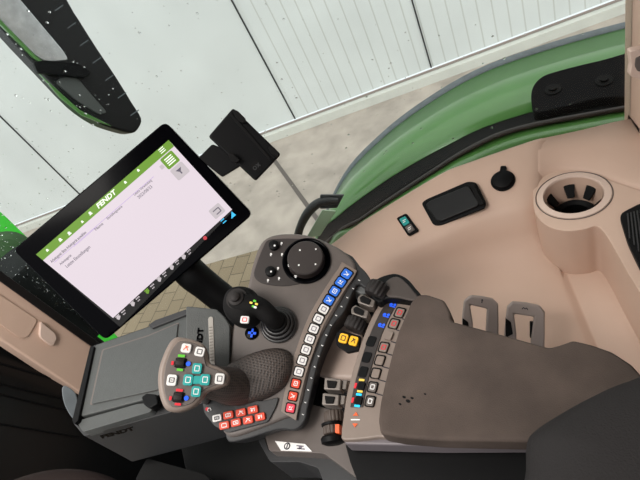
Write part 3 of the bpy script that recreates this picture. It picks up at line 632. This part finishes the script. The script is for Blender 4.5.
# red keypad
kp = prism('keypad_panel', rnd([(202, 400), (212, 393), (240, 398), (262, 401), (279, 397), (276, 407), (268, 422), (228, 433), (214, 426), (204, 413)], 3), M, .003, .006, 'grey_dark', fm, bevel=.0015)
key(M, 216.7, 418, 12.5, -3, 9, 6.5, 'white_btn', fm, ht=.0065, frame=False)
for i, (x, y) in enumerate(((228, 415), (240.6, 412.5), (252.6, 409.6), (224, 425.3), (235.6, 422.5), (247.8, 420), (259.8, 416.8))):
    key(M, x, y, 12.5, -2.8, 10, 7, 'red_btn', fm, ht=.0065, frame=False, sym='white_ink', k=i)
lathe('ignition_knob', M.pt(206.5, 399.5, .006), N1, [(4 * kpx, -.01), (4 * kpx, .003), (2.6 * kpx, .004)], 'rubber', fm, n=24)
multi('keypad_symbol', M, 207, 409, 1, .3, [disc(1.6, 10)], .0035, 'red_ink', fm); txt('keypad_letter', 'C', M, 209, 409.5, .3, 1, 4, .0038, 'white_ink', fm)
# blue round symbol key
bkey = lathe('round_key', M.pt(252, 333), N1, [(6.6 * kpx, 0), (6.6 * kpx, .0012), (6.2 * kpx, .0016)], 'black_gloss', fm, n=32)
multi('round_key_symbol', M, 252, 333, 1, .1, [bar(-4, 0, -1, 0, 2.4), bar(1, 0, 4, 0, 2.4), bar(0, 1, 0, 4.2, 2), bar(0, -1, 0, -4.2, 2)], .0021, 'blue_ink', bkey)
# palm rest
dome('palm_rest', cat_([(229, 364), (245, 356), (262, 350), (277, 348), (288, 351), (293, 359), (291, 373), (285, 386), (272, 396), (256, 402), (240, 406), (224, 406), (213, 398), (218, 385), (221, 374)], 3), M, .002, .019, 'grip', fm, depth=.01, rings=10, power=.42, cen=(262, 374))

# ------------------------------------------------------------ small joystick with bellows
js = root('small_joystick', M.pt(279, 326), 'small black joystick on a ribbed rubber boot below the dial', 'joystick')
bcen = M.pt(279, 325); prof = []
for k, r in enumerate((16.5, 15.2, 13.4, 11.6, 9.5)):
    prof += [(r * kpx, .003 + k * .0045), (r * 1.0 * kpx, .005 + k * .0045), ((r - 2.8) * kpx, .0058 + k * .0045), ((r - 2.8) * kpx, .007 + k * .0045)]
lathe('boot', bcen, N1, [(16.5 * kpx, -.002), (15.5 * kpx, .003), (9 * kpx, .02)], 'black', js, n=48)
uu = N1.orthogonal().normalized(); ww = N1.cross(uu)
for r, h in ((15.6, .003), (13, .0085), (10.2, .014)):
    tube('boot_ring', [bcen + N1 * h + (uu * math.cos(a) + ww * math.sin(a)) * r * kpx for a in [i * math.pi / 12 for i in range(25)]], .0026, 'boot_rubber', js, n=10, sub=3)
hd = M.up(.045)
hp3 = hd.pt(236, 303); b3_ = bcen + N1 * .022
tube('stick_body', [b3_ - N1 * .004, b3_.lerp(hd.pt(266, 313, -.008), .5), hd.pt(260, 308, -.01), hd.pt(248, 305.5, -.010), hd.pt(238, 303, -.012), hd.pt(232, 301, -.016)], [.0115, .012, .0135, .0165, .018, .010], 'black_soft', js, n=32, sub=8)
dome('stick_head', cat_([(223, 304), (226, 293), (234, 287), (246, 287), (256, 293), (262, 305), (257, 320), (246, 326), (233, 323), (225, 314)], 3), hd, -.012, .0165, 'black_soft', js, depth=.015, power=.5)
kb = lathe('thumb_knob', hd.pt(237, 299, .001), hd.n, [(9.6 * kpx, 0), (9.6 * kpx, .002), (7 * kpx, .002), (7 * kpx, .007), (4.6 * kpx, .008), (4.2 * kpx, .012), (2.5 * kpx, .0135)], 'rubber', js, n=32)
for i, (x, y, m) in enumerate(((-3, 1, 'yellow_ink'), (1, 3, 'green_ink'), (3, -.5, 'yellow_ink'), (-.5, -3, 'green_ink'), (1.5, -4, 'white_ink'))):
    multi('coloured_symbol', hd, 253.7 + x * .9, 303.6 - y * .9, 1, .3, [rrect(3, 2, .6, 2)], .0075, m, js)
key(hd, 244.5, 319.5, 1, .05, 8.5, 7, 'white_btn', js, ht=.0065, frame=False, sym='red_ink', k=3)

# ------------------------------------------------------------ main joystick
HJ = Pl(at(190, 375, .575), tocam(190, 375) * .75 + UP * .25)
jk = root('multifunction_joystick', M.pt(232, 392, -.01), 'large joystick with taupe fan-shaped head full of coloured buttons', 'joystick')
head = [(175.6, 336.5), (182, 336.5), (193, 339), (203, 343.5), (207, 352), (209.5, 362.5), (218, 366), (226, 370.5), (229.5, 377), (226, 384.5), (216, 388.5), (207, 392), (200.5, 400), (192.5, 407), (178, 412), (166, 410), (160, 400), (157, 384), (158, 368), (163.5, 352), (169.5, 341)]
kj = HJ.axes(190, 375, 1, 0)[3]
prism('head_shell', cat_(head, 4), HJ, 0, .022, 'taupe_light', jk, bevel=.006, segs=4)
fp = prism('face_plate', cat_([(181, 341), (192, 342.5), (200.5, 346.5), (204, 354), (206.5, 365), (216, 369.5), (224, 373.5), (226, 378), (223, 382.5), (213, 386), (204, 390), (197, 398), (190, 404), (178, 407), (171, 406), (165.5, 397), (163.5, 384), (165, 368), (169, 355), (175, 345)], 4), HJ, .0012, .003, 'taupe', jk, bevel=.001)
tube('neck', [HJ.pt(205, 380, -.02), HJ.pt(222, 384, -.035), M.pt(240, 387, .004), M.pt(254, 384, -.006)], [.019, .021, .023, .020], 'grip', jk, n=32, sub=8)
def jb(x, y, w, h, m, sym='ink', k=0, dx_=1, dy_=.06, r=.22): return key(HJ, x, y, dx_, dy_, w, h, m, jk, ht=.0045, frame=False, sym=sym, k=k, r=r)
jb(186, 348, 9.6, 9, 'white_btn', 'orange', 1, 1, .15); jb(199.6, 351.5, 9.4, 9, 'white_btn', 'ink', 3, 1, .2)
jb(171.6, 380, 9.6, 11, 'white_btn', 'ink', 0); jb(219.6, 378.6, 9.2, 10.5, 'white_btn', 'ink', 3)
jb(197, 368.4, 9.4, 10.5, 'teal_btn', 'white_ink', 3)
plate('teal_bridge', HJ, 196.8, 379.8, 1, .0, 22, 8, .0036, .004, 'teal_btn', jk, r=.1)
jb(188, 379.8, 9.6, 11, 'teal_btn', 'white_ink', 3); jb(205, 379.6, 9.6, 11, 'teal_btn', 'white_ink', 3)
jb(196, 391.5, 9.4, 10.5, 'teal_btn', 'white_ink', 3)
for (x, y, c1) in ((180.4, 362.8, 'green_ink'), (178.4, 397.2, 'red_ink')):
    w = plate('wheel_slot', HJ, x, y, 1, .08, 11, 10, .003, .003, 'black', jk, r=.15)
    c, u, v_, k_j = HJ.axes(x, y, 1, .08, .001); lathe('thumb_wheel', c - u * 4 * k_j, u, [(4.4 * k_j, 0), (4.8 * k_j, .001), (4.8 * k_j, 8 * k_j - .001), (4.4 * k_j, 8 * k_j)], 'rubber', jk, n=32, ribs=16)
    multi('wheel_mark', HJ, x + 1, y - 7, 1, .08, [rrect(7, 2.6, .6, 2)], .003, c1, jk); multi('wheel_mark', HJ, x - .6, y + 7, 1, .08, [rrect(6.4, 2.4, .6, 2)], .003, c1, jk)
    multi('wheel_mark', HJ, x + 7.8, y + .9, 1, .08, [disc(2.4, 12)], .003, 'blue_ink', jk); multi('wheel_mark', HJ, x - 8, y + (.2 if c1 == 'green_ink' else 1), 1, .08, [rrect(2.4, 4, .6, 2)], .003, 'red_ink', jk)

# ------------------------------------------------------------ centre support, recesses
sp1 = Pl((0, 0, 2.365), (0, 0, 1))
su = root('armrest_support', sp1.pt(320, 440, -.15), 'taupe support housing between console and armrest', 'support')
prism('upper_cover', cat_([(322, 318), (337, 315), (352, 322), (362, 340), (358, 374), (340, 378), (318, 374), (300, 360)], 4), sp1, .02, .06, 'cover_taupe', su, bevel=.006, segs=4)
prism('dark_well', [(300, 362), (365, 368), (362, 416), (300, 410)], sp1, .012, .06, 'black', su)
prism('dark_well', rnd([(334, 300), (360, 290), (384, 296), (366, 332), (345, 326), (330, 322)], 3), sp1, .012, .05, 'black', su)
prism('lower_cover', rnd([(262, 425), (280, 400), (308, 403), (329, 409), (345, 412), (350, 447), (357, 460), (357, 478), (338, 464), (324, 453.5), (269, 451), (266, 440)], 3), sp1, .014, .05, 'taupe', su, bevel=.003)
prism('lower_skirt', rnd([(262, 430), (269, 451), (324, 453), (338, 464), (357, 477), (360, 500), (330, 500), (318, 468), (300, 462), (270, 462), (258, 440)], 3), sp1, -.004, .06, 'grey_dark', su, bevel=.003)
st = prism('warning_sticker', [(275, 441), (305, 444), (312, 451.5), (281, 450.5)], sp1, .0146, .0006, 'white_ink', su, bevel=0)
multi('sticker_symbol', sp1, 287, 446, 1, .1, [disc(3, 14)], .0152, 'ink', st); multi('sticker_symbol', sp1, 287, 446, 1, .1, [disc(2, 14)], .0156, 'white_ink', st); multi('sticker_symbol', sp1, 287, 446, 1, .1, [bar(0, -1.8, 0, 1.8, .9)], .016, 'ink', st)
multi('sticker_print', sp1, 300, 447.7, 1, .1, [bar(-4, 1.5, 3, 1.5, .9), bar(-3, -.8, 5, -.8, .9), rrect(3, 2.4, .4, 2)], .0152, 'ink_grey', st)

# ------------------------------------------------------------ armrest: rear control pod + pad
AR = Pl((0, 0, 2.452), (0, 0, 1))
pod = root('armrest_pod', AR.pt(370, 380, -.07), 'curved taupe armrest panel with a column of square keys', 'control panel')
pan = [(384, 297), (402, 298), (414, 300), (424, 310), (402, 345), (396, 375), (388, 432), (378, 437), (345, 440), (341, 434), (343, 417), (346, 396), (351, 375), (357, 355), (362, 340), (369, 322), (377, 307)]
prism('panel', cat_(pan, 3), AR, 0, .03, 'taupe_light', pod, bevel=.003)
inl = cat_([(387, 301), (380, 312), (371, 331), (364, 350), (358, 370), (353, 390), (350, 407)], 2, False); inr = cat_([(397, 304), (390, 316), (382, 334), (376, 352), (370.5, 371), (366, 390), (363, 407)], 2, False)
ins = prism('dark_inlay', inl + inr[::-1], AR, .001, .003, 'brown_black', pod, bevel=.0008)
for px, py in ((393, 305), (386.5, 315), (381.8, 325)):
    multi('blue_symbol', AR, px, py, 1, .25, [disc(1.7, 8, -2, 0), disc(1.4, 8, 1.6, .6), bar(-3, -1.6, 3, -1.6, 1)], .0015, 'blue_ink', ins)
for px, py in ((366.5, 357), (363, 371.5), (371, 341)): plate('blank_key', AR, px, py, 1, .18, 8.6, 10.5, .0018, .003, 'black', pod)
for px, py, c1 in ((359.8, 385.5, 'yellow_ink'), (357, 400, 'cyan_ink')):
    plate('roller_slot', AR, px + 1.2, py, 1, .12, 7, 8, .003, .003, 'black', pod)
    multi('roller_mark', AR, px + 1.8, py - 5.6, 1, .12, [rrect(5.5, 2, .4, 2)], .002, c1, ins); multi('roller_mark', AR, px, py + 5.8, 1, .12, [rrect(5.5, 2, .4, 2)], .002, c1, ins)
    multi('roller_mark', AR, px - 4.4, py, 1, .12, [rrect(2.2, 5, .4, 2)], .002, 'red_ink', ins)
for i, (px, py, m, s) in enumerate(((399.6, 312.3, 'taupe_light', 'red_ink'), (393.8, 323.4, 'taupe_light', 'red_ink'), (388.4, 335, 'taupe_light', None), (383.6, 347, 'taupe_light', 'red_ink'), (379.6, 360, 'taupe_light', None),
                                    (375.6, 373, 'taupe_light', None), (372.4, 386.8, 'grey_btn', 'white_ink'), (370, 401, 'grey_btn', 'white_ink'))):
    key(AR, px, py, 1, .22 - .015 * i, 7.6, 8.6, m, pod, ht=.003, sym=s, k=3, frame=i != 2)
    if i < 7: multi('key_gap', AR, px + 3.5, py + 6.6, 1, .3, [bar(-1, 0, 8, 0, .8)], .0006, 'ink', pod)
multi('orange_arrow', AR, 355.5, 415.5, 1, 0, [[(-2.6, 0), (2.6, 0), (0, 3.4)]], .0008, 'orange', pod); multi('orange_arrow', AR, 355, 423.5, 1, 0, [[(-2.6, 0), (2.6, 0), (0, -3.4)]], .0008, 'orange', pod)
multi('white_line', AR, 355.3, 419.6, 1, 0, [bar(-4.5, 0, 4.5, 0, 1.1)], .0008, 'white_ink', pod)
prism('front_cap', cat_([(366, 288), (374, 280), (384, 275), (396, 273), (407, 278), (415, 287), (421, 295), (416, 301), (402, 299), (386, 298), (377, 302)], 4), AR, .012, .045, 'black', pod, bevel=.006, segs=4)
prism('cap_top', cat_([(386, 281), (396, 276), (405, 281), (414, 291), (418, 297), (412, 300), (398, 297), (388, 296), (384, 290)], 4), AR, .0135, .004, 'cap_brown', pod, bevel=.002)
prism('bottom_edge', [(343, 438), (378, 434.5), (440, 440), (530, 440), (530, 445), (440, 446), (345, 444)], AR, -.006, .02, 'shell_edge', pod, bevel=.003)
prism('under_shell', rnd([(345, 444), (440, 446), (535, 443), (540, 520), (372, 520), (350, 462)], 3), AR, -.03, .06, 'black', pod, bevel=.006)
# thumb wheels, rockers, yellow keys (left flank of the pod)
WP = Pl(AR.pt(350, 340, -.006), (tocam(350, 340) * .4 + UP * .6))
def wheel(px, py, dx_, dy_, rad, wid, m='rubber', ht=0, band_=None):
    c, u, v_, k = WP.axes(px, py, dx_, dy_, ht)
    w = lathe('thumb_wheel', c - u * wid * k / 2, u, [(rad * .85 * k, 0), (rad * k, wid * k * .12), (rad * k, wid * k * .88), (rad * .85 * k, wid * k)], m, pod, n=64, ribs=32)
    if band_: lathe('wheel_flange', c - u * (band_ * k), u, [(rad * 1.12 * k, 0), (rad * 1.12 * k, 2.5 * k)], 'black', pod, n=48)
    return w
w1 = wheel(377.5, 290.5, -.5, .86, 11.5, 14, ht=.011); multi('wheel_dots', WP, 378, 286, 1, .2, [disc(.8, 6, -3, 2), disc(.8, 6, 4, -2)], .016, 'white_ink', w1)
w2 = wheel(356, 325, -.42, .9, 11, 12)
for px, py in ((366.5, 300.5), (360, 311.5)):
    rk = prism('rocker', rnd([(px - 9, py - 3.5), (px - 5, py - 7), (px + 9, py - .5), (px + 7, py + 6.5), (px + 2, py + 6), (px - 9, py + 2)], 1.5), WP, .010, .02, 'silver', pod, bevel=.0015)
    prism('rocker_pad', rnd([(px - 7, py - 3), (px - 4, py - 5.5), (px + 4.5, py - 1), (px + 2.5, py + 4), (px - 6, py + 1)], 1.2), WP, .0115, .003, 'black_soft', rk, bevel=.0006)
for px, py in ((332.5, 384), (330.5, 399.5)):
    rk = prism('rocker', rnd([(px - 8, py - 7), (px + 9, py - 5), (px + 8, py + 6.5), (px - 9, py + 5.5)], 2), WP, .004, .02, 'silver', pod, bevel=.002)
    prism('rocker_pad', rnd([(px - 6, py - 4), (px + 4.5, py - 3), (px + 2.5, py + 4), (px - 5, py + 4)], 1.2), WP, .0056, .003, 'black_soft', rk, bevel=.0006)
    prism('rocker_arm', rnd([(px + 10, py - 4.5), (px + 15, py - 4), (px + 13.5, py + 5), (px + 9, py + 5)], 1), WP, .0, .02, 'silver', pod, bevel=.001)
yh = prism('yellow_key_housing', rnd([(336, 332.5), (341, 330), (361, 336), (359, 350), (347, 352.5), (336, 344.5)], 1.5), WP, .002, .007, 'black', pod, bevel=.001)
key(WP, 343.2, 338, 1, .25, 8.4, 9, 'yellow_btn', pod, ht=.005, frame=False, sym='ink', k=3); key(WP, 353.3, 340.6, 1, .25, 8.4, 9, 'yellow_btn', pod, ht=.005, frame=False, sym='ink', k=1)
w3 = wheel(334, 417, .1, 1, 10.5, 12, 'wheel_rib'); w4 = wheel(333, 430, .1, 1, 10.5, 10, 'wheel_rib', band_=7); 
lathe('wheel_flange', WP.pt(333, 436), WP.axes(333, 436, .1, 1)[1], [(.0125, 0), (.014, .002), (.0135, .007), (.009, .009)], 'black', pod, n=40)
prism('orange_marker', rnd([(335, 424), (339.5, 424), (339.5, 433.5), (335, 433)], 1), WP, .0165, .012, 'orange', pod, bevel=.0008)

pad_o = [(411, 301), (418, 294), (427, 293.8), (444, 299.5), (450.3, 311), (451.4, 320.5), (480, 328), (515, 337.5), (549, 347), (559, 344.5), (573, 339.5), (592, 344), (612, 351), (632, 364), (650, 384), (650, 420), (560, 442), (500, 441), (440, 440), (400, 437), (380, 433), (378, 420), (380, 402), (385, 380), (391, 356), (398, 331), (405, 315)]
prism('armrest_pad', rnd(pad_o, 3, 3), AR, .014, .022, 'pad', None, bevel=.0045, segs=4)
pd = bpy.data.objects['armrest_pad']; tag(pd, 'wide worn brown armrest pad right of the square keys', 'armrest')

for px, py, r in ((404, 397, 1.2), (408, 401, 1.6), (412, 398, 1.1), (400, 404, 1), (425, 394, .9)):
    multi('worn_mark', AR, px, py, 1, .4, [[(x * 1.6, y) for x, y in disc(r, 7)]], .0143, 'black_soft', pd, depth=.0004)
# ------------------------------------------------------------ two grey loop levers
for nm, cx0, outer, inner, dk in (('left', 481, [(462, 340), (462, 318), (464, 301), (471, 295.6), (482, 296.6), (493, 299), (498.5, 304), (498.8, 325), (498.5, 352), (487, 350), (486, 331), (486.5, 325), (487.3, 309), (470, 305), (473, 323), (473, 342)], None, None),
                                  ('right', 524, [(504, 350), (504.5, 330), (507, 307.5), (512, 302), (526, 303), (540, 306), (545, 312), (545, 335), (544, 366), (531, 362), (531, 341), (534, 317), (514, 314), (516.6, 334), (516, 352)], None, None)):
    lp_ = Pl(at(cx0, 325, .80), tocam(cx0, 325) + Vector((0, 0, -.25)))
    lv = root('loop_lever', lp_.pt(cx0, 345), ('grey loop lever behind the armrest, %s' % ('the one nearer the keys' if nm == 'left' else 'the one nearer the seat')), 'lever')
    fr_ = prism('loop_frame', outer, lp_, 0, .016, 'grey_loop', lv, bevel=.003, segs=3)
    prism('lever_foot', [(cx0 - 18, 345), (cx0 + 18, 352), (cx0 + 18, 365), (cx0 - 18, 358)], lp_, -.006, .02, 'black', lv)
    prism('dark_hinge', rnd([(cx0 - 18.5, 318), (cx0 - 13, 322), (cx0 - 11, 334), (cx0 - 18.5, 338)], 1), lp_, .001, .012, 'black', lv, bevel=.001)
    prism('dark_hinge', rnd([(cx0 + 6, 322), (cx0 + 16, 322), (cx0 + 16, 340), (cx0 + 6, 338)], 1), lp_, -.006, .012, 'black', lv, bevel=.001)
    multi('lever_symbol', lp_, cx0 + 1, 301.5 if nm == 'left' else 308.6, 1, .15, [bar(0, -1.6, 0, 1, 1), disc(1, 6, 0, 1.5)] if nm == 'left' else [bar(-3, -1, -1.5, 1, .9), bar(-1.5, 1, 0, -.4, .9), bar(0, -.4, 1.5, 1, .9), bar(1.5, 1, 3, -1, .9)], .0005, 'ink', fr_)

# ------------------------------------------------------------ seat
se = Pl(at(590, 450, .43), (tocam(590, 450) * .4 + UP * .6))
dome('driver_seat', cat_([(526, 560), (526, 470), (527, 444), (534, 432), (556, 417), (590, 398), (630, 381), (700, 365), (820, 420), (800, 600), (640, 640)], 4), se, 0, .035, 'seat_cloth', None, depth=.12, rings=10, power=.45)
tag(bpy.data.objects['driver_seat'], 'black fabric seat cushion at the lower right corner', 'seat')
# ------------------------------------------------------------ steering wheel
sw_c = ray(30, 640).normalized(); SWP = Pl(at(45, 468, .66), tocam(40, 520) * .6 + Vector((0, -.3, .8)) * .4)
c = SWP.pt(34, 612); Rw = (SWP.pt(34, 487) - c).length; u = SWP.n.orthogonal().normalized(); w = SWP.n.cross(u)
swr = root('steering_wheel', c - SWP.n * .1, 'brown steering wheel rim peeking in at the bottom left corner', 'steering wheel')
P = [c + (u * math.cos(a) + w * math.sin(a)) * Rw for a in [i * math.pi / 24 for i in range(49)]]
tube('rim', P, .014, 'wheel_skin', swr, n=20, sub=2)
for a in (0.3, 2.4, 4.5):
    tube('spoke', [c, c + (u * math.cos(a) + w * math.sin(a)) * Rw * .6, c + (u * math.cos(a) + w * math.sin(a)) * Rw], [.03, .02, .012], 'black', swr, n=12, sub=3, flat=.5)
lathe('hub', c, SWP.n, [(.06, -.03), (.06, .01), (.045, .02)], 'black', swr, n=32)
# grey lever housing under the box
lb = Pl(at(150, 475, .80), UP * .6 + tocam(150, 475) * .4)
tag(prism('lower_bracket', rnd([(140, 470), (147, 458), (172, 465), (205, 474), (230, 500), (150, 500), (135, 480)], 3), lb, 0, .04, 'grey_low', bevel=.003), 'dark grey bracket under the storage box at the bottom', 'bracket')
prism('lower_arm', rnd([(175, 420), (240, 420), (300, 440), (320, 470), (330, 520), (220, 520), (185, 470)], 6), Pl((0, 0, 2.27), UP), 0, .1, 'grey_low', fm, bevel=.01)
